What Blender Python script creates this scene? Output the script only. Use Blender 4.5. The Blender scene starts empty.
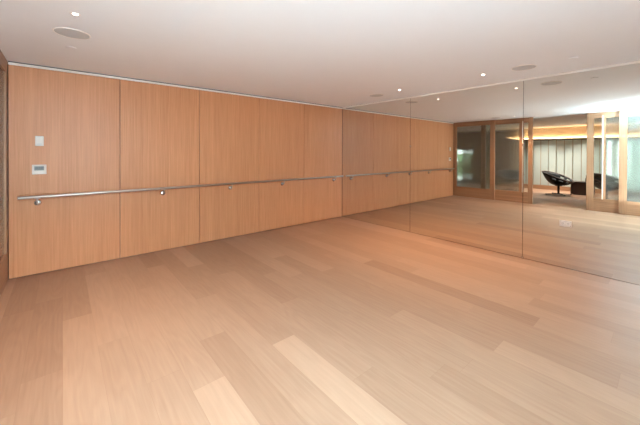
import bpy, bmesh, math, random
from mathutils import Vector, Matrix
PI = math.pi
sc = bpy.context.scene
COL = sc.collection
rnd = random.Random(7)

# ------------------------------------------------------------------ dimensions
H = 2.439            # ceiling height
CAM_Z = 1.430
XM = 4.748           # mirror face
YL = 4.807           # face of the oak wall
XD = -0.464          # face of the front sliding doors
YR = -0.46           # right wall
XB = -5.20           # back wall of the lounge
Y0, Y1 = -2.6, 7.3   # lounge extent

# ------------------------------------------------------------------ materials
def srgb(r, g, b):
    f = lambda c: (c/255/12.92) if c/255 <= 0.04045 else ((c/255+0.055)/1.055)**2.4
    return (f(r), f(g), f(b), 1)

def new_mat(name):
    m = bpy.data.materials.new(name); m.use_nodes = True
    nt = m.node_tree
    for n in list(nt.nodes): nt.nodes.remove(n)
    out = nt.nodes.new('ShaderNodeOutputMaterial')
    return m, nt, out

def N(nt, kind, **kw):
    n = nt.nodes.new('ShaderNode'+kind)
    for k, v in kw.items(): setattr(n, k, v)
    return n

def plain(name, color, rough=0.5, metal=0.0, noise=0.04, scale=30, spec=0.5, bump=0.0, coat=0.0):
    m, nt, out = new_mat(name)
    p = N(nt, 'BsdfPrincipled')
    p.inputs['Roughness'].default_value = rough
    p.inputs['Metallic'].default_value = metal
    p.inputs['Specular IOR Level'].default_value = spec
    p.inputs['Coat Weight'].default_value = coat
    tc = N(nt, 'TexCoord'); no = N(nt, 'TexNoise'); no.inputs['Scale'].default_value = scale
    no.inputs['Detail'].default_value = 4
    nt.links.new(tc.outputs['Object'], no.inputs['Vector'])
    mx = N(nt, 'Mix', data_type='RGBA')
    a = tuple(max(0, c*(1-noise)) for c in color[:3])+(1,)
    b = tuple(min(1, c*(1+noise)) for c in color[:3])+(1,)
    mx.inputs['A'].default_value = a; mx.inputs['B'].default_value = b
    nt.links.new(no.outputs['Fac'], mx.inputs['Factor'])
    nt.links.new(mx.outputs['Result'], p.inputs['Base Color'])
    if bump:
        bu = N(nt, 'Bump'); bu.inputs['Strength'].default_value = bump; bu.inputs['Distance'].default_value = 0.002
        nt.links.new(no.outputs['Fac'], bu.inputs['Height']); nt.links.new(bu.outputs['Normal'], p.inputs['Normal'])
    nt.links.new(p.outputs['BSDF'], out.inputs['Surface'])
    return m

def emitter(name, color, strength):
    m, nt, out = new_mat(name)
    e = N(nt, 'Emission'); e.inputs['Color'].default_value = color; e.inputs['Strength'].default_value = strength
    nt.links.new(e.outputs['Emission'], out.inputs['Surface'])
    return m

def veneer(name, dark, light, rough=0.42, axis='Z', fine=1.0, per_object=0.0):
    """straight-grained oak veneer, grain running along the given axis"""
    m, nt, out = new_mat(name)
    L = nt.links.new
    p = N(nt, 'BsdfPrincipled'); p.inputs['Roughness'].default_value = rough
    p.inputs['Specular IOR Level'].default_value = 0.35
    tc = N(nt, 'TexCoord'); mp = N(nt, 'Mapping')
    oi = N(nt, 'ObjectInfo')
    off = N(nt, 'VectorMath', operation='SCALE'); off.inputs[0].default_value = (13, 7, 5)
    L(oi.outputs['Random'], off.inputs['Scale'])
    add = N(nt, 'VectorMath', operation='ADD'); L(tc.outputs['Object'], add.inputs[0]); L(off.outputs[0], add.inputs[1])
    s = {'X': (0.5, 45, 45), 'Y': (45, 0.5, 45), 'Z': (70, 70, 1.6)}[axis]
    mp.inputs['Scale'].default_value = tuple(c*fine for c in s)
    L(add.outputs[0], mp.inputs['Vector'])
    n1 = N(nt, 'TexNoise'); n1.inputs['Scale'].default_value = 1.0; n1.inputs['Detail'].default_value = 5
    n1.inputs['Roughness'].default_value = 0.65
    L(mp.outputs['Vector'], n1.inputs['Vector'])
    mp2 = N(nt, 'Mapping'); mp2.inputs['Scale'].default_value = tuple((c*0.16 if c > 1 else c*0.5) for c in s)
    L(add.outputs[0], mp2.inputs['Vector'])
    n2 = N(nt, 'TexNoise'); n2.inputs['Scale'].default_value = 1.0; n2.inputs['Detail'].default_value = 3
    L(mp2.outputs['Vector'], n2.inputs['Vector'])
    ma = N(nt, 'Math', operation='MULTIPLY'); ma.inputs[1].default_value = 0.75; L(n1.outputs['Fac'], ma.inputs[0])
    mb = N(nt, 'Math', operation='MULTIPLY_ADD'); mb.inputs[1].default_value = 0.25
    L(n2.outputs['Fac'], mb.inputs[0]); L(ma.outputs[0], mb.inputs[2])
    cr = N(nt, 'ValToRGB'); cr.color_ramp.elements[0].position = 0.26; cr.color_ramp.elements[0].color = dark
    cr.color_ramp.elements[1].position = 0.76; cr.color_ramp.elements[1].color = light
    L(mb.outputs[0], cr.inputs['Fac']); L(cr.outputs['Color'], p.inputs['Base Color'])
    bu = N(nt, 'Bump'); bu.inputs['Strength'].default_value = 0.08; bu.inputs['Distance'].default_value = 0.001
    L(n1.outputs['Fac'], bu.inputs['Height']); L(bu.outputs['Normal'], p.inputs['Normal'])
    L(p.outputs['BSDF'], out.inputs['Surface'])
    return m

def floor_mat():
    m, nt, out = new_mat('oak_planks'); L = nt.links.new
    p = N(nt, 'BsdfPrincipled'); p.inputs['Specular IOR Level'].default_value = 0.35
    at = N(nt, 'Attribute', attribute_name='tone')
    uv = N(nt, 'UVMap', uv_map='plank')
    tc = N(nt, 'TexCoord')
    sep = N(nt, 'SeparateXYZ'); L(at.outputs['Vector'], sep.inputs[0])     # x tone, y random
    # grain coordinates: along y, shifted for each plank
    off = N(nt, 'CombineXYZ'); mul = N(nt, 'Math', operation='MULTIPLY'); mul.inputs[1].default_value = 37.0
    L(sep.outputs['Y'], mul.inputs[0]); L(mul.outputs[0], off.inputs['Z']); L(mul.outputs[0], off.inputs['Y'])
    add = N(nt, 'VectorMath', operation='ADD'); L(tc.outputs['Object'], add.inputs[0]); L(off.outputs[0], add.inputs[1])
    mp = N(nt, 'Mapping'); mp.inputs['Scale'].default_value = (60, 2.2, 1); L(add.outputs[0], mp.inputs['Vector'])
    n1 = N(nt, 'TexNoise'); n1.inputs['Scale'].default_value = 1; n1.inputs['Detail'].default_value = 5; n1.inputs['Roughness'].default_value = 0.6
    L(mp.outputs['Vector'], n1.inputs['Vector'])
    mp2 = N(nt, 'Mapping'); mp2.inputs['Scale'].default_value = (7, 0.8, 1); L(add.outputs[0], mp2.inputs['Vector'])
    n2 = N(nt, 'TexNoise'); n2.inputs['Scale'].default_value = 1; n2.inputs['Detail'].default_value = 2
    L(mp2.outputs['Vector'], n2.inputs['Vector'])
    # growth rings that swing into cathedrals
    wv = N(nt, 'Math', operation='MULTIPLY'); wv.inputs[1].default_value = 60; L(n2.outputs['Fac'], wv.inputs[0])
    sn = N(nt, 'Math', operation='SINE'); L(wv.outputs[0], sn.inputs[0])
    g1 = N(nt, 'Math', operation='MULTIPLY_ADD'); g1.inputs[1].default_value = 0.42; g1.inputs[2].default_value = -0.21; L(n1.outputs['Fac'], g1.inputs[0])
    g2 = N(nt, 'Math', operation='MULTIPLY_ADD'); g2.inputs[1].default_value = 0.036; L(sn.outputs[0], g2.inputs[0]); L(g1.outputs[0], g2.inputs[2])
    tot = N(nt, 'Math', operation='ADD'); L(g2.outputs[0], tot.inputs[0]); L(sep.outputs['X'], tot.inputs[1])
    cr = N(nt, 'ValToRGB')
    els = cr.color_ramp.elements
    els[0].position = 0.0; els[0].color = FLOOR_DARK
    els[1].position = 1.0; els[1].color = FLOOR_LIGHT
    L(tot.outputs[0], cr.inputs['Fac'])
    # seams between planks
    su = N(nt, 'SeparateXYZ'); L(uv.outputs['UV'], su.inputs[0])
    # u: metres to the nearest long edge, v: metres to the nearest end are stored via UV in metres
    def edge(sock, width):
        pp = N(nt, 'Math', operation='PINGPONG'); pp.inputs[1].default_value = 0.5; L(sock, pp.inputs[0])
        lt = N(nt, 'Math', operation='LESS_THAN'); lt.inputs[1].default_value = width; L(pp.outputs[0], lt.inputs[0])
        return lt.outputs[0]
    e1 = edge(su.outputs['X'], 0.0045); e2 = edge(su.outputs['Y'], 0.0006)
    mxm = N(nt, 'Math', operation='MAXIMUM'); L(e1, mxm.inputs[0]); L(e2, mxm.inputs[1])
    sc_ = N(nt, 'Math', operation='MULTIPLY'); sc_.inputs[1].default_value = 0.28; L(mxm.outputs[0], sc_.inputs[0])
    mx = N(nt, 'Mix', data_type='RGBA'); mx.inputs['B'].default_value = srgb(120, 84, 58)
    L(sc_.outputs[0], mx.inputs['Factor']); L(cr.outputs['Color'], mx.inputs['A'])
    L(mx.outputs['Result'], p.inputs['Base Color'])
    rr = N(nt, 'Math', operation='MULTIPLY_ADD'); rr.inputs[1].default_value = 0.15; rr.inputs[2].default_value = 0.36; L(n1.outputs['Fac'], rr.inputs[0])
    L(rr.outputs[0], p.inputs['Roughness'])
    bu = N(nt, 'Bump'); bu.inputs['Strength'].default_value = 0.06; bu.inputs['Distance'].default_value = 0.001
    L(n1.outputs['Fac'], bu.inputs['Height']); L(bu.outputs['Normal'], p.inputs['Normal'])
    L(p.outputs['BSDF'], out.inputs['Surface'])
    return m

FLOOR_DARK = srgb(126, 89, 66)
FLOOR_LIGHT = srgb(181, 144, 118)

def reeded_glass():
    m, nt, out = new_mat('reeded_glass'); L = nt.links.new
    tc = N(nt, 'TexCoord')
    w = N(nt, 'TexWave', wave_type='BANDS', bands_direction='Y', wave_profile='SIN')
    w.inputs['Scale'].default_value = 18.0
    L(tc.outputs['Object'], w.inputs['Vector'])
    bu = N(nt, 'Bump'); bu.inputs['Strength'].default_value = 1.0; bu.inputs['Distance'].default_value = 0.0012
    L(w.outputs['Fac'], bu.inputs['Height'])
    rf = N(nt, 'BsdfRefraction'); rf.inputs['IOR'].default_value = 1.18; rf.inputs['Roughness'].default_value = 0.12
    rf.inputs['Color'].default_value = (0.90, 0.94, 0.92, 1); L(bu.outputs['Normal'], rf.inputs['Normal'])
    tr = N(nt, 'BsdfTransparent'); tr.inputs['Color'].default_value = (0.90, 0.94, 0.92, 1)
    df = N(nt, 'BsdfDiffuse'); df.inputs['Color'].default_value = (0.80, 0.87, 0.87, 1)
    tl = N(nt, 'BsdfTranslucent'); tl.inputs['Color'].default_value = (0.80, 0.87, 0.87, 1)
    gl = N(nt, 'BsdfGlossy'); gl.inputs['Roughness'].default_value = 0.12; L(bu.outputs['Normal'], gl.inputs['Normal'])
    def mix(f, a, b):
        x = N(nt, 'MixShader'); x.inputs[0].default_value = f; L(a, x.inputs[1]); L(b, x.inputs[2]); return x.outputs[0]
    a = mix(0.35, rf.outputs[0], tr.outputs[0])
    b = mix(0.5, df.outputs[0], tl.outputs[0])
    c = mix(0.10, a, b)
    d = mix(0.05, c, gl.outputs[0])
    fr = N(nt, 'Fresnel'); fr.inputs['IOR'].default_value = 1.45
    L(fr.outputs[0], d.node.inputs[0])
    L(d, out.inputs['Surface'])
    return m

def clear_glass(name='clear_glass'):
    m, nt, out = new_mat(name); L = nt.links.new
    tr = N(nt, 'BsdfTransparent'); tr.inputs['Color'].default_value = (0.93, 0.96, 0.95, 1)
    gl = N(nt, 'BsdfGlossy'); gl.inputs['Roughness'].default_value = 0.02
    fr = N(nt, 'Fresnel'); fr.inputs['IOR'].default_value = 1.45
    tc = N(nt, 'TexCoord'); no = N(nt, 'TexNoise'); no.inputs['Scale'].default_value = 2
    L(tc.outputs['Object'], no.inputs['Vector'])
    bu = N(nt, 'Bump'); bu.inputs['Strength'].default_value = 0.01; L(no.outputs['Fac'], bu.inputs['Height'])
    L(bu.outputs['Normal'], gl.inputs['Normal'])
    x = N(nt, 'MixShader'); L(fr.outputs[0], x.inputs[0]); L(tr.outputs[0], x.inputs[1]); L(gl.outputs[0], x.inputs[2])
    L(x.outputs[0], out.inputs['Surface'])
    return m

M = {}
M['floor'] = floor_mat()
M['ceiling'] = plain('ceiling_paint', (0.86, 0.85, 0.845, 1), 0.9, noise=0.012, scale=6)
M['white_wall'] = plain('white_wall_paint', (0.76, 0.75, 0.73, 1), 0.9, noise=0.02, scale=6)
M['lounge_wall'] = plain('lounge_wall_paint', srgb(196, 178, 156), 0.9, noise=0.03, scale=5)
M['shaded_wall'] = plain('shaded_wall_paint', srgb(120, 102, 84), 0.9, noise=0.03, scale=5)  # lounge wall away from the cove light, its shade put into the colour
M['dark_gap'] = plain('dark_backing', srgb(58, 40, 30), 0.9)
M['oak_wall'] = veneer('oak_wall_veneer', srgb(183, 119, 78), srgb(214, 150, 107))
M['oak_door'] = veneer('oak_door', srgb(142, 104, 76), srgb(182, 140, 108), 0.4)
M['oak_rail'] = veneer('oak_door_rail', srgb(142, 104, 76), srgb(182, 140, 108), 0.4, axis='Y')
M['white_trim'] = plain('white_trim_paint', (0.86, 0.80, 0.74, 1), 0.45, noise=0.01)
M['steel'] = plain('brushed_steel', (0.46, 0.39, 0.34, 1), 0.30, 1.0, 0.05, 80)
M['pull'] = plain('satin_nickel', (0.86, 0.82, 0.78, 1), 0.45, 0.6, 0.02, 60)
M['chrome'] = plain('chrome', (0.55, 0.52, 0.50, 1), 0.22, 1.0, 0.01)
M['mirror'] = plain('mirror_silver', (0.80, 0.785, 0.735, 1), 0.0, 1.0, 0.0)
M['plastic'] = plain('white_plastic', (0.82, 0.73, 0.65, 1), 0.4, noise=0.01)
M['outlet'] = plain('outlet_plastic', (0.66, 0.58, 0.53, 1), 0.4, noise=0.01)
M['screen'] = plain('grey_screen', (0.22, 0.22, 0.20, 1), 0.25, noise=0.1, scale=60)
M['digits'] = plain('dark_digits', (0.05, 0.05, 0.045, 1), 0.4)
M['grille'] = plain('speaker_grille', (0.57, 0.56, 0.55, 1), 0.7, noise=0.2, scale=600)
M['lens'] = emitter('lamp_lens', (1, 0.93, 0.82, 1), 6)
M['led'] = emitter('led_glow', (1, 0.66, 0.35, 1), 12)
M['reeded'] = reeded_glass()
M['clear'] = clear_glass()
M['blind'] = plain('pale_blind_fabric', srgb(222, 222, 208), 0.35, noise=0.04, scale=3, spec=0.6)
def fabric():
    m, nt, out = new_mat('pale_panel_fabric'); L = nt.links.new
    tc = N(nt, 'TexCoord'); no = N(nt, 'TexNoise'); no.inputs['Scale'].default_value = 120
    L(tc.outputs['Object'], no.inputs['Vector'])
    mx = N(nt, 'Mix', data_type='RGBA'); mx.inputs['A'].default_value = srgb(208, 216, 210); mx.inputs['B'].default_value = srgb(222, 230, 224)
    L(no.outputs['Fac'], mx.inputs['Factor'])
    p = N(nt, 'BsdfPrincipled'); p.inputs['Roughness'].default_value = 0.4; L(mx.outputs['Result'], p.inputs['Base Color'])
    tl = N(nt, 'BsdfTranslucent'); L(mx.outputs['Result'], tl.inputs['Color'])
    x = N(nt, 'MixShader'); x.inputs[0].default_value = 0.4; L(p.outputs[0], x.inputs[1]); L(tl.outputs[0], x.inputs[2])
    L(x.outputs[0], out.inputs['Surface']); return m
M['blind'] = fabric()
M['leather'] = plain('black_leather', srgb(24, 28, 28), 0.5, noise=0.2, scale=60, bump=0.1, spec=0.3)
M['brown'] = plain('brown_leather_edge', srgb(84, 54, 42), 0.45, noise=0.15, scale=40)
M['blackmetal'] = plain('black_metal', srgb(22, 21, 20), 0.6, 0.0, spec=0.25)
M['box'] = plain('dark_brown_lacquer', srgb(68, 53, 48), 0.3, noise=0.15, scale=12)
M['hedge'] = plain('hedge_green', srgb(128, 150, 112), 0.9, noise=0.5, scale=7, bump=0.5)
M['paving'] = plain('paving', srgb(190, 190, 185), 0.9, noise=0.1, scale=4)

# ------------------------------------------------------------------ mesh helpers
def box(bm, x0, x1, y0, y1, z0, z1, bev=0.0, seg=2):
    r = bmesh.ops.create_cube(bm, size=1)
    vs = r['verts']
    for v in vs:
        v.co = Vector((x0+(v.co.x+.5)*(x1-x0), y0+(v.co.y+.5)*(y1-y0), z0+(v.co.z+.5)*(z1-z0)))
    if bev:
        es = list({e for v in vs for e in v.link_edges})
        bmesh.ops.bevel(bm, geom=es, offset=bev, segments=seg, profile=0.5, affect='EDGES')
    return bm

def tube(bm, pts, rad, n=14, caps=True):
    pts = [Vector(p) for p in pts]
    rads = rad if isinstance(rad, (list, tuple)) else [rad]*len(pts)
    rings = []
    up = None
    for i, p in enumerate(pts):
        t = (pts[min(i+1, len(pts)-1)]-pts[max(i-1, 0)]).normalized()
        if up is None:
            a = Vector((0, 0, 1)) if abs(t.z) < .9 else Vector((1, 0, 0))
            up = (a - t*a.dot(t)).normalized()
        else:
            up = (up - t*up.dot(t)).normalized()
        b = t.cross(up)
        rings.append([bm.verts.new(p+(up*math.cos(k*2*PI/n)+b*math.sin(k*2*PI/n))*rads[i]) for k in range(n)])
    for a, b in zip(rings, rings[1:]):
        for k in range(n):
            bm.faces.new((a[k], a[(k+1) % n], b[(k+1) % n], b[k]))
    if caps:
        bm.faces.new(list(reversed(rings[0]))); bm.faces.new(rings[-1])
    return bm

def lathe(bm, prof, c=(0, 0, 0), axis='Z', n=40):
    """prof: (radius, height) pairs; closed where the radius is 0"""
    c = Vector(c)
    def P(r, h, a):
        u, v = r*math.cos(a), r*math.sin(a)
        return c + {'Z': Vector((u, v, h)), 'Y': Vector((u, h, v)), 'X': Vector((h, u, v))}[axis]
    rings = []
    for r, h in prof:
        if r < 1e-6: rings.append([bm.verts.new(P(0, h, 0))])
        else: rings.append([bm.verts.new(P(r, h, k*2*PI/n)) for k in range(n)])
    for a, b in zip(rings, rings[1:]):
        for k in range(n):
            k2 = (k+1) % n
            if len(a) == 1 and len(b) == 1: continue
            if len(a) == 1: bm.faces.new((a[0], b[k], b[k2]))
            elif len(b) == 1: bm.faces.new((a[k], a[k2], b[0]))
            else: bm.faces.new((a[k], a[k2], b[k2], b[k]))
    return bm

def obj(name, bm, mat, parent=None, smooth=False, loc=None):
    bmesh.ops.recalc_face_normals(bm, faces=bm.faces)
    me = bpy.data.meshes.new(name)
    if loc is not None:
        for v in bm.verts: v.co -= Vector(loc)
    bm.to_mesh(me); bm.free()
    o = bpy.data.objects.new(name, me)
    if mat: me.materials.append(mat)
    if smooth:
        for p in me.polygons: p.use_smooth = True
        me.set_sharp_from_angle(angle=math.radians(40))
    COL.objects.link(o)
    if parent: o.parent = parent
    if loc is not None: o.location = loc
    return o

def tag(o, label, cat, group=None, kind=None):
    o['label'] = label; o['category'] = cat
    if group: o['group'] = group
    if kind: o['kind'] = kind
    return o

def thing(name, label, cat, loc=(0, 0, 0), rz=0, group=None, kind=None):
    o = bpy.data.objects.new(name, None); COL.objects.link(o)
    o.location = loc; o.rotation_euler = (0, 0, rz); o.empty_display_size = 0.1
    return tag(o, label, cat, group, kind)

def struct(name, bm, mat, label, cat, parent=None, smooth=False):
    o = obj(name, bm, mat, parent, smooth); return tag(o, label, cat, None, 'structure')

def copy_tree(root, loc, rz=None, label=None):
    c = root.copy(); COL.objects.link(c); c.location = loc
    if rz is not None: c.rotation_euler = (0, 0, rz)
    if label: c['label'] = label
    for ch in root.children:
        d = ch.copy(); COL.objects.link(d); d.parent = c
        for g in ch.children:
            e = g.copy(); COL.objects.link(e); e.parent = d
    return c

nb = bmesh.new

# ------------------------------------------------------------------ floor of planks
def build_floor():
    W = 0.197
    bm = nb()
    uvl = bm.loops.layers.uv.new('plank')
    tone = bm.loops.layers.float_color.new('tone')
    i0, i1 = int(math.floor(XB/W))-1, int(math.ceil(XM/W))+1
    # board ends and tones that stand out in the photo: row -> (ends, tones)
    fixed = {
        -1: ([2.60, 3.885], {(2.60, 3.885): 0.24}),
        0: ([1.5, 3.34], {(1.5, 3.34): 0.66, (3.34, 9): 0.34}),
        1: ([1.0, 2.745, 4.4], {(1.0, 2.745): 0.58, (2.745, 4.4): 0.68}),
        2: ([2.1, 4.0], {(2.1, 4.0): 0.62}),
        3: ([-0.2, 1.86, 3.6], {(-0.2, 1.86): 0.86, (1.86, 3.6): 0.62}),
        4: ([0.5, 2.32, 4.2], {(0.5, 2.32): 0.40, (2.32, 4.2): 0.60}),
        5: ([0.9, 3.0], {(0.9, 3.0): 0.58}),
        6: ([0.1, 1.93, 3.9], {(0.1, 1.93): 0.92, (1.93, 3.9): 0.46}),
        7: ([1.3, 3.44], {(1.3, 3.44): 0.56, (3.44, 9): 0.36}),
        8: ([0.4, 2.4], {(0.4, 2.4): 0.52, (2.4, 9): 0.36}),
        9: ([1.0, 3.1], {(1.0, 3.1): 0.48, (3.1, 9): 0.34}),
        10: ([0.9, 2.85, 4.7], {(0.9, 2.85): 0.50, (2.85, 4.7): 0.62}),
        11: ([1.6, 3.5], {(1.6, 3.5): 0.40}),
        12: ([-0.9, 0.84, 2.73, 4.5], {(-0.9, 0.84): 0.74, (0.84, 2.73): 0.40, (2.73, 4.5): 0.64}),
        13: ([0.22, 2.0, 3.8], {(0.22, 2.0): 0.44}),
        15: ([0.75, 2.6], {(0.75, 2.6): 0.26}),
    }
    for i in range(i0, i1):
        x0, x1 = max(i*W, XB-0.05), min((i+1)*W, XM+0.04)
        if x1 <= x0: continue
        if i in fixed:
            ends, tn = fixed[i]; ends = list(ends)
        else:
            ends, tn = [rnd.uniform(-1, 1)], {}
        while ends[0] > Y0-0.1: ends.insert(0, ends[0]-rnd.uniform(1.3, 2.2))
        while ends[-1] < Y1+0.1: ends.append(ends[-1]+rnd.uniform(1.3, 2.2))
        for a, b in zip(ends, ends[1:]):
            mid = (a+b)/2
            t = None
            for (p, q), v in tn.items():
                if p-1e-6 <= mid <= q+1e-6: t = v
            if t is None: t = min(0.82, max(0.22, rnd.gauss(0.50, 0.10)))
            r = rnd.random()
            a2, b2 = max(a, Y0-0.05), min(b, Y1+0.05)
            if b2 <= a2: continue
            vs = [bm.verts.new(c) for c in ((x0, a2, 0), (x1, a2, 0), (x1, b2, 0), (x0, b2, 0))]
            f = bm.faces.new(vs)
            for lp, uvc in zip(f.loops, ((0, 0), (1, 0), (1, 1), (0, 1))):
                lp[uvl].uv = uvc; lp[tone] = (0.54+(t-0.54)*0.78, r, 0, 1)
    # depth below, so that it is a slab
    box(bm, XB-0.05, XM+0.04, Y0-0.05, Y1+0.05, -0.1, -0.004)
    return struct('floor', bm, M['floor'], 'pale oak wide plank floor', 'floor')
build_floor()

# ------------------------------------------------------------------ shell
struct('ceiling', box(nb(), XB-.1, XM+.1, Y0-.1, Y1+.1, H, H+.12), M['ceiling'], 'smooth white painted ceiling', 'ceiling')

# oak wall: dark backing with five veneer panels
wl = struct('wall_left', box(nb(), XD+0.002, XM+0.05, YL+0.02, YL+0.12, 0, H), M['dark_gap'], 'long wall of five tall oak veneer panels', 'wall')
edges = [XD+0.004, 0.585, 1.627, 2.667, 3.676, XM-0.003]
for a, b in zip(edges, edges[1:]):
    obj('wood_panel', box(nb(), a+0.003, b-0.003, YL, YL+0.018, 0.008, H-0.043, 0.001, 1), M['oak_wall'], wl)
struct('trim_1', box(nb(), XD+0.004, XM-0.002, YL-0.001, YL+0.018, H-0.039, H-0.014), M['white_trim'],
       'thin white strip running along the top of the oak wall', 'trim')
# wall behind the mirrors and strip above them
struct('wall_front', box(nb(), XM+0.012, XM+0.1, YR-.05, YL+0.018, 0, H), M['dark_gap'], 'wall carrying the mirrors', 'wall')
struct('trim_2', box(nb(), XM-0.004, XM+0.010, YR+0.004, YL-0.004, H-0.030, H-0.004), M['white_trim'],
       'thin pale strip running along the top of the mirrors', 'trim')
# right wall beside the camera, never in the frame
struct('wall_right', box(nb(), XD-0.15, XM+0.1, YR-.1, YR, 0, H), M['white_wall'], 'plain white wall', 'wall')
# mirrors
MB = [YL-0.002, 3.077, 1.333, YR+0.02]
mlab = ['tall frameless mirror sheet meeting the oak wall in the corner',
        'tall frameless mirror sheet between the two other mirror sheets',
        'tall frameless mirror sheet with a white outlet, farthest from the oak wall']
for k in range(3):
    y1, y0 = MB[k]-0.002, MB[k+1]+0.002
    o = obj('mirror', box(nb(), XM, XM+0.006, y0, y1, 0.006, H-0.032), M['mirror'])
    tag(o, mlab[k], 'mirror', 'wall mirror sheets')
# ------------------------------------------------------------------ small clips on the mirror joints
def clip(y, z, w, h, label):
    t = thing('mirror_clip', label, 'clip', (XM, y, z), 0, 'mirror clips')
    obj('clip_plate', box(nb(), -0.005, -0.001, -w/2, w/2, -h/2, h/2, 0.0015), M['chrome'], t)
    obj('screw', lathe(nb(), [(0.0, -0.0085), (0.004, -0.0075), (0.005, -0.005)], axis='X', n=16), M['steel'], t, True)
clip(3.077, 1.545, 0.024, 0.034, 'small metal clip on the mirror joint nearer the corner')
clip(1.333, 1.545, 0.024, 0.034, 'small metal clip high on the mirror joint nearer the outlet')
clip(1.333, 0.016, 0.026, 0.030, 'small metal clip at the floor under a mirror joint')

# ------------------------------------------------------------------ outlet on the mirror
t = thing('power_outlet', 'white double power outlet plate set on the mirror', 'outlet', (XM, 0.874, 0.557))
obj('cover_plate', box(nb(), -0.008, -0.001, -0.058, 0.058, -0.036, 0.036, 0.003), M['outlet'], t)
for s in (-1, 1):
    r = obj('socket', box(nb(), -0.0105, -0.0082, s*0.026-0.016, s*0.026+0.016, -0.022, 0.022, 0.002), M['outlet'], t)
    b = nb()
    for dy in (-0.006, 0.006): box(b, -0.0112, -0.0107, s*0.026+dy-0.0012, s*0.026+dy+0.0012, -0.002, 0.010)
    lathe(b, [(0, -0.0112), (0.0025, -0.0112), (0.0025, -0.0107), (0, -0.0107)], (0, s*0.026, -0.010), 'X', 12)
    obj('slots', b, M['digits'], r)

# ------------------------------------------------------------------ handrail
RZ, RY = 0.910, YL-0.075
t = thing('handrail', 'long brushed steel handrail along the oak panelled wall', 'handrail')
b = nb(); tube(b, [(-0.381, RY, RZ), (-0.377, RY, RZ), (4.700, RY, RZ), (4.704, RY, RZ)], [0.013, 0.017, 0.017, 0.013], 20)
obj('rail', b, M['steel'], t, True)
for bx in (-0.220, 1.105, 2.13, 3.155, 4.48):
    b = nb()
    lathe(b, [(0, -0.016), (0.020, -0.016), (0.030, -0.011), (0.033, -0.004), (0.033, -0.0005), (0, -0.0005)], (bx, YL, 0.8350), 'Y', 28)
    br = obj('bracket', b, M['chrome'], t, True)
    b = nb()
    tube(b, [(bx, YL-0.014, 0.8350), (bx, YL-0.045, 0.8350), (bx, YL-0.064, 0.8420), (bx, RY, 0.8620), (bx, RY, 0.8910)], 0.0075, 12)
    obj('arm', b, M['steel'], br, True)
    obj('saddle', box(nb(), bx-0.025, bx+0.025, RY-0.009, RY+0.009, 0.8885, 0.8925, 0.001, 1), M['steel'], br)

# ------------------------------------------------------------------ thermostat and sensor on the oak wall
t = thing('thermostat', 'white wall thermostat with small grey display above the handrail', 'thermostat', (-0.206, YL, 1.221))
obj('cover_plate', box(nb(), -0.062, 0.062, -0.010, -0.001, -0.056, 0.056, 0.003), M['plastic'], t)
obj('housing', box(nb(), -0.054, 0.054, -0.022, -0.0102, -0.046, 0.046, 0.004), M['plastic'], t)
s = obj('display', box(nb(), -0.042, 0.042, -0.0236, -0.0222, -0.010, 0.038, 0.0005, 1), M['screen'], t)
b = nb()
for k in range(3):
    x = -0.026+k*0.022
    for (p, q, r, w) in ((0, .012, .028, .0012), (0, .012, .018, .0012), (0, .012, .008, .0012)):
        box(b, x+p, x+q, -0.0242, -0.0238, r-w, r+w)
    box(b, x-.001, x+.0012, -0.0242, -0.0238, .008, .028); box(b, x+.011, x+.0132, -0.0242, -0.0238, .008, .028)
obj('digits', b, M['digits'], s)
for k in range(4):
    obj('button', box(nb(), -0.036+k*0.02, -0.022+k*0.02, -0.0238, -0.0222, -0.030, -0.020, 0.001, 1), M['plastic'], t)
t = thing('wall_sensor', 'small blank white sensor box above the thermostat', 'sensor', (-0.204, YL, 1.552))
obj('housing', box(nb(), -0.037, 0.037, -0.026, -0.001, -0.058, 0.058, 0.006, 3), M['plastic'], t)
b = nb()
for k in range(5): box(b, -0.022, 0.022, -0.0268, -0.0262, -0.050+k*0.005, -0.048+k*0.005)
obj('vent_slots', b, M['grille'], t)

# ------------------------------------------------------------------ ceiling fittings
def make_speaker(label):
    t = thing('ceiling_speaker', label, 'speaker', (0, 0, H), 0, 'round ceiling speakers')
    obj('rim', lathe(nb(), [(0.126, -0.0005), (0.128, -0.004), (0.125, -0.008), (0.119, -0.008), (0.118, -0.0005)], n=64), M['white_trim'], t, True)
    obj('grille', lathe(nb(), [(0, -0.0075), (0.06, -0.0072), (0.1175, -0.006), (0.1175, -0.001), (0, -0.001)], n=64), M['grille'], t, True)
    return t
sp = make_speaker('round ceiling speaker above the thermostat')
sp.location = (0.063, 3.331, H)
copy_tree(sp, (4.20, 3.407, H), None, 'round ceiling speaker farthest back, near the corner of oak wall and mirror')
copy_tree(sp, (4.136, 1.159, H), None, 'round ceiling speaker above the middle of the mirrors, near the right edge')

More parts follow.
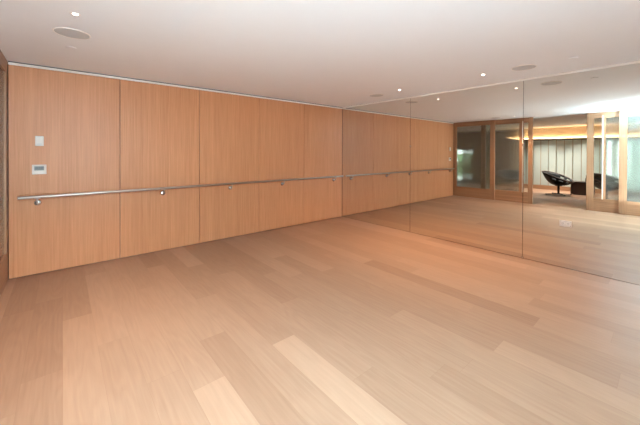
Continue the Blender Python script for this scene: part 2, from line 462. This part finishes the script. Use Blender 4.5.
def make_light(label):
    t = thing('ceiling_downlight', label, 'ceiling light', (0, 0, H), 0, 'recessed ceiling downlights')
    obj('trim_ring', lathe(nb(), [(0.034, -0.0005), (0.035, -0.003), (0.026, -0.005), (0.0175, -0.004), (0.0165, -0.0005)], n=40), M['white_trim'], t, True)
    obj('lens', lathe(nb(), [(0, -0.004), (0.0163, -0.003), (0.0163, -0.001), (0, -0.001)], n=32), M['lens'], t, True)
    return t
dl = make_light('small lit downlight beside the ceiling speaker above the thermostat')
LIGHTS = [(0.072, 2.852), (4.134, 2.882), (4.124, 1.606)]
dl.location = LIGHTS[0]+(H,)
copy_tree(dl, LIGHTS[1]+(H,), None, 'small lit downlight next to the speaker in the far corner')
copy_tree(dl, LIGHTS[2]+(H,), None, 'small lit downlight above the middle mirror, left of a speaker')
def lamp_spot(x, y, z, power, size=110, blend=0.8, color=(1, 0.80, 0.58), rad=0.03):
    l = bpy.data.lights.new('spot_beam', 'SPOT'); l.energy = power; l.spot_size = math.radians(size); l.spot_blend = blend
    l.color = color; l.shadow_soft_size = rad
    o = bpy.data.objects.new('spot_beam', l); COL.objects.link(o); o.location = (x, y, z)
    return o
def make_disc(label):
    t = thing('sprinkler_cover', label, 'ceiling disc', (0, 0, H), 0, 'flush ceiling discs')
    obj('disc', lathe(nb(), [(0, -0.012), (0.036, -0.012), (0.041, -0.010), (0.041, -0.004), (0.030, -0.0035), (0, -0.0035)], n=40), M['ceiling'], t, True)
    return t
dc = make_disc('small flush white disc on the ceiling nearer the thermostat wall'); dc.location = (0.063, 3.782, H)
copy_tree(dc, (4.101, 0.700, H), None, 'small flush white disc on the ceiling nearest the right edge above the mirrors')

# ------------------------------------------------------------------ sliding doors
ZB, ZT = 0.32, 2.29
def door(name, xf, y_lo, y_hi, bar_lo, bar_hi, pull, label, th=0.045, st=0.13):
    """y_lo..y_hi the leaf; the bar splits a narrow clear light from the wide reeded one. pull: stile beside the narrow light"""
    t = thing(name, label, 'door', (xf-th/2, (y_lo+y_hi)/2, 0), 0, None, 'structure')
    yc = (y_lo+y_hi)/2
    X0, X1 = -th/2, th/2
    lo, hi = y_lo-yc, y_hi-yc
    sl, sh = st
    obj('stile', box(nb(), X0, X1, lo, lo+sl, 0.006, H-0.006, 0.002), M['oak_door'], t)
    obj('stile', box(nb(), X0, X1, hi-sh, hi, 0.006, H-0.006, 0.002), M['oak_door'], t)
    obj('top_rail', box(nb(), X0+.0005, X1-.0005, lo+sl, hi-sh, ZT, H-0.006, 0.001), M['oak_rail'], t)
    obj('bottom_rail', box(nb(), X0+.0005, X1-.0005, lo+sl, hi-sh, 0.006, ZB, 0.001), M['oak_rail'], t)
    if bar_lo is None:
        obj('reeded_glass', box(nb(), -0.004, 0.004, lo+sl+.001, hi-sh-.001, ZB+.001, ZT-.001), M['reeded'], t)
        return t
    b0, b1 = bar_lo-yc, bar_hi-yc
    obj('muntin', box(nb(), X0+.003, X1-.003, b0, b1, ZB, ZT, 0.002), M['oak_door'], t)
    yb = (b0+0.012) if pull < 0 else (b1-0.012)           # the pull stands on the narrow light's side of the muntin
    pb = obj('pull_bar', box(nb(), X1+.022, X1+.040, yb-.013, yb+.013, ZB-.01, ZT+.05, 0.004), M['pull'], t, True)
    pb['label'] = 'pale satin metal pull bar'
    b = nb()
    for z in (ZB+0.15, (ZB+ZT)/2, ZT-0.15): tube(b, [(X1-.003, yb, z), (X1+.023, yb, z)], 0.006, 12)
    obj('standoff', b, M['pull'], pb, True)
    def pane(a, b, mat, nm):
        obj(nm, box(nb(), -0.004, 0.004, a+.001, b-.001, ZB+.001, ZT-.001), mat, t)
    segs = [(lo+sl, b0), (b1, hi-sh)]
    segs.sort(key=lambda s: s[1]-s[0])
    pane(*segs[0], M['clear'], 'clear_glass'); pane(*segs[1], M['reeded'], 'reeded_glass')
    return t
XS = XD-0.055
door('door_1', XD, 3.541, YL-0.006, None, None, 0, 'fixed oak and glass sliding door meeting the oak wall', st=(0.127, 0.106))
door('door_2', XS, 2.583, 3.951, 2.800, 2.912, -1, 'oak and glass sliding door left of the opening', st=(0.108, 0.133))
door('door_3', XS, 0.06, 1.438, 1.084, 1.151, 1, 'oak and glass sliding door right of the opening', st=(0.125, 0.135))
door('door_4', XD, YR+0.006, 0.851, None, None, 0, 'oak and glass door at the right edge, partly covering its neighbour', st=(0.125, 0.133))

# ------------------------------------------------------------------ lounge behind the doors
struct('wall_partition', box(nb(), XD-0.16, XD-0.004, YL+0.022, Y1, 0, H), M['shaded_wall'], 'partition wall beyond the oak wall', 'wall')
struct('wall_partition_right', box(nb(), XD-0.16, XD-0.152, Y0, YR-0.0, 0, H), M['lounge_wall'], 'partition wall right of the doors', 'wall')
# back wall with a window at its left end
WY0, WY1, WZ0, WZ1 = 6.88, 7.22, 0.03, 1.62
VY0, VY1, VZ0, VZ1 = -2.40, 1.66, 0.20, 1.90      # second window, behind the pale panels
b = nb()
box(b, XB-.12, XB, Y0, VY0, 0, H); box(b, XB-.12, XB, VY1, 4.5, 0, H)
for (p, q, z0, z1) in ((VY0, VY1, VZ0, VZ1),):
    box(b, XB-.12, XB, p, q, 0, z0); box(b, XB-.12, XB, p, q, z1, H)
struct('wall_back', b, M['lounge_wall'], 'back wall of the lounge seen through the doors', 'wall')
b = nb()
box(b, XB-.12, XB, 4.5, WY0, 0, H); box(b, XB-.12, XB, WY1, Y1, 0, H)
box(b, XB-.12, XB, WY0, WY1, 0, WZ0); box(b, XB-.12, XB, WY0, WY1, WZ1, H)
struct('wall_back_left', b, M['shaded_wall'], 'lounge wall at the far left end, its shade put into the colour', 'wall')
struct('wall_lounge_left', box(nb(), XB-.12, XD, Y1, Y1+.1, 0, H), M['shaded_wall'], 'left end wall of the lounge', 'wall')
struct('wall_lounge_right', box(nb(), XB-.12, XD, Y0-.1, Y0, 0, H), M['lounge_wall'], 'right end wall of the lounge', 'wall')
def window(name, y0, y1, z0, z1, label, mull=0):
    w = thing(name, label, 'window', (XB-.06, (y0+y1)/2, (z0+z1)/2), 0, None, 'structure')
    hw, hh = (y1-y0)/2, (z1-z0)/2
    b = nb()
    for (a0, a1, c0, c1) in ((-hw+.001, -hw+.04, -hh+.001, hh-.001), (hw-.04, hw-.001, -hh+.001, hh-.001), (-hw+.04, hw-.04, -hh+.001, -hh+.04), (-hw+.04, hw-.04, hh-.04, hh-.001)):
        box(b, -.03, .03, a0, a1, c0, c1)
    obj('window_frame', b, M['white_trim'], w)
    obj('window_pane', box(nb(), -.004, .004, -hw+.04, hw-.04, -hh+.04, hh-.04), M['clear'], w)
window('window_1', WY0, WY1, WZ0, WZ1, 'daylit window at the far left end of the lounge wall')
window('window_2', VY0, VY1, VZ0, VZ1, 'wide window behind the pale hanging panels')

PY0, PY1 = -2.5, 4.45
struct('baseboard_back', box(nb(), XB+.002, -5.03, PY0, PY1, 0.001, 0.15, 0.004), M['oak_rail'], 'low oak plinth under the pale hanging panels', 'baseboard')
struct('trim_3', box(nb(), XB+.002, -4.99, PY0, PY1, 1.965, 2.015, 0.003), M['white_trim'], 'ledge hiding the warm strip light above the pale panels', 'ledge')
o = obj('strip_light', box(nb(), XB+.03, XB+.055, PY0+.1, PY1-.1, 2.018, 2.03, 0.002, 1), M['led'])
tag(o, 'warm glowing strip light on the ledge above the pale panels', 'strip light')
bl = thing('panel_blind', 'row of tall pale vertical panels covering the lounge back wall', 'blind', (-5.08, (PY0+PY1)/2, 0.15))
obj('head_rail', box(nb(), -.02, .02, -(PY1-PY0)/2, (PY1-PY0)/2, 1.79, 1.813), M['blackmetal'], bl)
y = PY0
pw = 0.249
ph = 3.48 - math.floor((3.48-PY0)/pw)*pw
k = 0
while ph + pw < PY1:
    yy = ph - (PY0+PY1)/2
    xx = 0.012 if k % 2 == 0 else -0.004
    obj('panel', box(nb(), xx-.002, xx+.002, yy+.013, yy+pw-.013, 0.01, 1.785), M['blind'], bl)
    ph += pw; k += 1

# ------------------------------------------------------------------ lounge chairs
def make_chair(label):
    t = thing('lounge_chair', label, 'chair', (0, 0, 0), 0, 'black shell lounge chairs')
    # bowl: rim ellipse tilted from a high back (-x) to a low front (+x)
    NT, NR = 64, 16
    A, B = 0.43, 0.41
    zb = 0.33
    def P(th, rho):
        c, s = math.cos(th), math.sin(th)
        x = A*c*rho*(1.0) + 0.03*(1-rho)
        yv = B*s*rho
        zr = 0.625 - 0.165*c + 0.03*s*s
        return Vector((x, yv, zb+(zr-zb)*rho**2.9))
    b = nb(); g = []
    for i in range(NR+1):
        rho = i/NR
        g.append([b.verts.new(P(0, 0))] if i == 0 else [b.verts.new(P(2*PI*j/NT, rho)) for j in range(NT)])
    for j in range(NT): b.faces.new((g[0][0], g[1][j], g[1][(j+1) % NT]))
    def hole(i, j):
        if i != 14: return False
        for c0 in (5, 10, 15):
            for cc in (c0, NT-c0-1):
                if abs(j-cc) <= 1: return True
        return False
    for i in range(1, NR):
        for j in range(NT):
            if hole(i, j): continue
            b.faces.new((g[i][j], g[i][(j+1) % NT], g[i+1][(j+1) % NT], g[i+1][j]))
    s = obj('shell', b, M['leather'], t, True)
    md = s.modifiers.new('thickness', 'SOLIDIFY'); md.thickness = 0.022; md.offset = 0
    b = nb(); pts = [P(2*PI*j/NT, 1.0) for j in range(NT)]; tube(b, pts+[pts[0]], 0.016, 10, False)
    obj('rim', b, M['brown'], s, True)
    # cushion
    b = nb(); gg = []
    for i in range(9):
        rho = 0.66*i/8
        up = 0.07*math.sqrt(max(0, 1-(i/8)**4))+0.022
        gg.append([b.verts.new(P(0, 0)+Vector((0, 0, up)))] if i == 0 else [b.verts.new(P(2*PI*j/40, rho)+Vector((0, 0, up))) for j in range(40)])
    for j in range(40): b.faces.new((gg[0][0], gg[1][j], gg[1][(j+1) % 40]))
    for i in range(1, 8):
        for j in range(40): b.faces.new((gg[i][j], gg[i][(j+1) % 40], gg[i+1][(j+1) % 40], gg[i+1][j]))
    obj('seat_cushion', b, M['leather'], t, True)
    obj('pedestal', lathe(nb(), [(0, 0.322), (0.10, 0.322), (0.11, 0.310), (0.035, 0.285), (0.03, 0.06), (0.05, 0.045), (0, 0.045)], (0.03, 0, 0), n=28), M['blackmetal'], t, True)
    for q in range(4):
        a = q*PI/2+PI/4
        b = nb(); 
        box(b, 0.0, 0.40, -0.024, 0.024, -0.009, 0.009, 0.004)
        for v in b.verts:
            f = v.co.x/0.40
            v.co = Vector((v.co.x, v.co.y*(1-.25*f), v.co.z*(1-.3*f)+0.038-0.018*f))
        bmesh.ops.rotate(b, verts=b.verts, cent=(0, 0, 0), matrix=Matrix.Rotation(a, 3, 'Z'))
        bmesh.ops.translate(b, verts=b.verts, vec=(0.03, 0, 0))
        lg = obj('leg', b, M['blackmetal'], t, True)
        obj('foot', lathe(nb(), [(0, 0.0005), (0.016, 0.0005), (0.018, 0.006), (0.012, 0.014), (0, 0.014)], (0.03+0.37*math.cos(a), 0.37*math.sin(a), 0), n=16), M['blackmetal'], lg, True)
    return t
ch = make_chair('black shell lounge chair in the open doorway, left of the dark box table')
ch.location = (-3.50, 2.62, 0); ch.rotation_euler = (0, 0, -PI/2+0.12)
copy_tree(ch, (-3.05, 1.36, 0), -1.0, 'black shell lounge chair behind the glass of the door right of the opening')
copy_tree(ch, (-3.40, 4.02, 0), -0.4, 'black shell lounge chair blurred behind the reeded door left of the opening')

t = thing('side_table', 'dark brown box side table right of the black lounge chair in the opening', 'table', (-4.22, 2.06, 0))
obj('body', box(nb(), -.25, .25, -.29, .29, 0.02, 0.425, 0.006), M['box'], t)
obj('tabletop', box(nb(), -.26, .26, -.30, .30, 0.4255, 0.45, 0.004), M['box'], t)
obj('plinth', box(nb(), -.22, .22, -.22, .22, 0.0005, 0.0195), M['blackmetal'], t)
t = thing('vase', 'small slim dark vase standing on the box side table', 'vase', (-4.10, 1.95, 0.4505))
obj('body', lathe(nb(), [(0, 0.0), (0.026, 0.0), (0.034, 0.05), (0.030, 0.11), (0.014, 0.16), (0.012, 0.20), (0.018, 0.225), (0.010, 0.222), (0.008, 0.19), (0, 0.18)], n=24), M['brown'], t, True)

# outside the lounge window
b = nb(); box(b, XB-9, XB-.13, -6, 14, -0.12, -0.02)
struct('ground_outside', b, M['paving'], 'paved ground outside the lounge window', 'ground')
b = nb()
bmesh.ops.create_grid(b, x_segments=40, y_segments=16, size=1)
for v in b.verts:
    x, y = v.co.x, v.co.y
    v.co = Vector((XB-4.0-0.5*(1-y*y)**.5*0 + rnd.uniform(-.12, .12)+ (0.5*y*y), 9+5*x, 0.1+0.72*y+rnd.uniform(-.05, .05)))
o = obj('hedge', b, M['hedge'], None, True); md = o.modifiers.new('depth', 'SOLIDIFY'); md.thickness = 0.6
tag(o, 'green hedge outside the lounge window', 'hedge', None, 'stuff')

# ------------------------------------------------------------------ lights
for (x, y) in LIGHTS: lamp_spot(x, y, H-0.012, 34 if x > 2 else 40, color=(1, 0.62, 0.34) if x > 2 else (1, 0.64, 0.38))
for y in (3.3, 2.2): lamp_spot(-4.3, y, H-0.01, 98, 110, 1.0, (1, 0.97, 0.92))  # added lamps to brighten the lounge panels, no fittings there

# the photographer's flash, bounced off the ceiling beside the camera
fl = lamp_spot(0.1, 0.1, 1.60, 430, 135, 1.0, (0.54, 0.84, 1.03), 0.06); fl.name = 'bounce_flash'
fl.rotation_euler = (PI, 0, 0)
f2 = lamp_spot(0.15, 0.0, 0.12, 48, 168, 0.2, (0.68, 0.87, 1.0), 0.03); f2.name = 'bounce_fill'  # added fill lamp near the floor, spreads the bounced light wider
f2.rotation_euler = (PI, 0, 0)

w = bpy.data.worlds.new('sky'); sc.world = w; w.use_nodes = True
bg = w.node_tree.nodes['Background']; bg.inputs['Color'].default_value = (0.85, 0.95, 1.0, 1); bg.inputs['Strength'].default_value = 3.0

# ------------------------------------------------------------------ camera
cd = bpy.data.cameras.new('camera'); cam = bpy.data.objects.new('camera', cd); COL.objects.link(cam)
cam.location = (0, 0, CAM_Z)
cam.rotation_euler = (Matrix.Rotation(math.radians(49.573-90), 3, 'Z') @ Matrix.Rotation(PI/2-0.0052, 3, 'X') @ Matrix.Rotation(0.0031, 3, 'Z')).to_euler()
cd.sensor_width = 36; cd.lens = 302.29/640*36; cd.shift_y = -58.51/640; cd.clip_start = 0.02
sc.camera = cam

vs = sc.view_settings
vs.view_transform = 'Standard'; vs.look = 'None'; vs.gamma = 1; vs.use_curve_mapping = False; vs.exposure = 2.16
cy = sc.cycles
cy.max_bounces = 14; cy.diffuse_bounces = 6; cy.glossy_bounces = 6; cy.transmission_bounces = 8; cy.transparent_max_bounces = 12
cy.sample_clamp_indirect = 4; cy.blur_glossy = 0.5
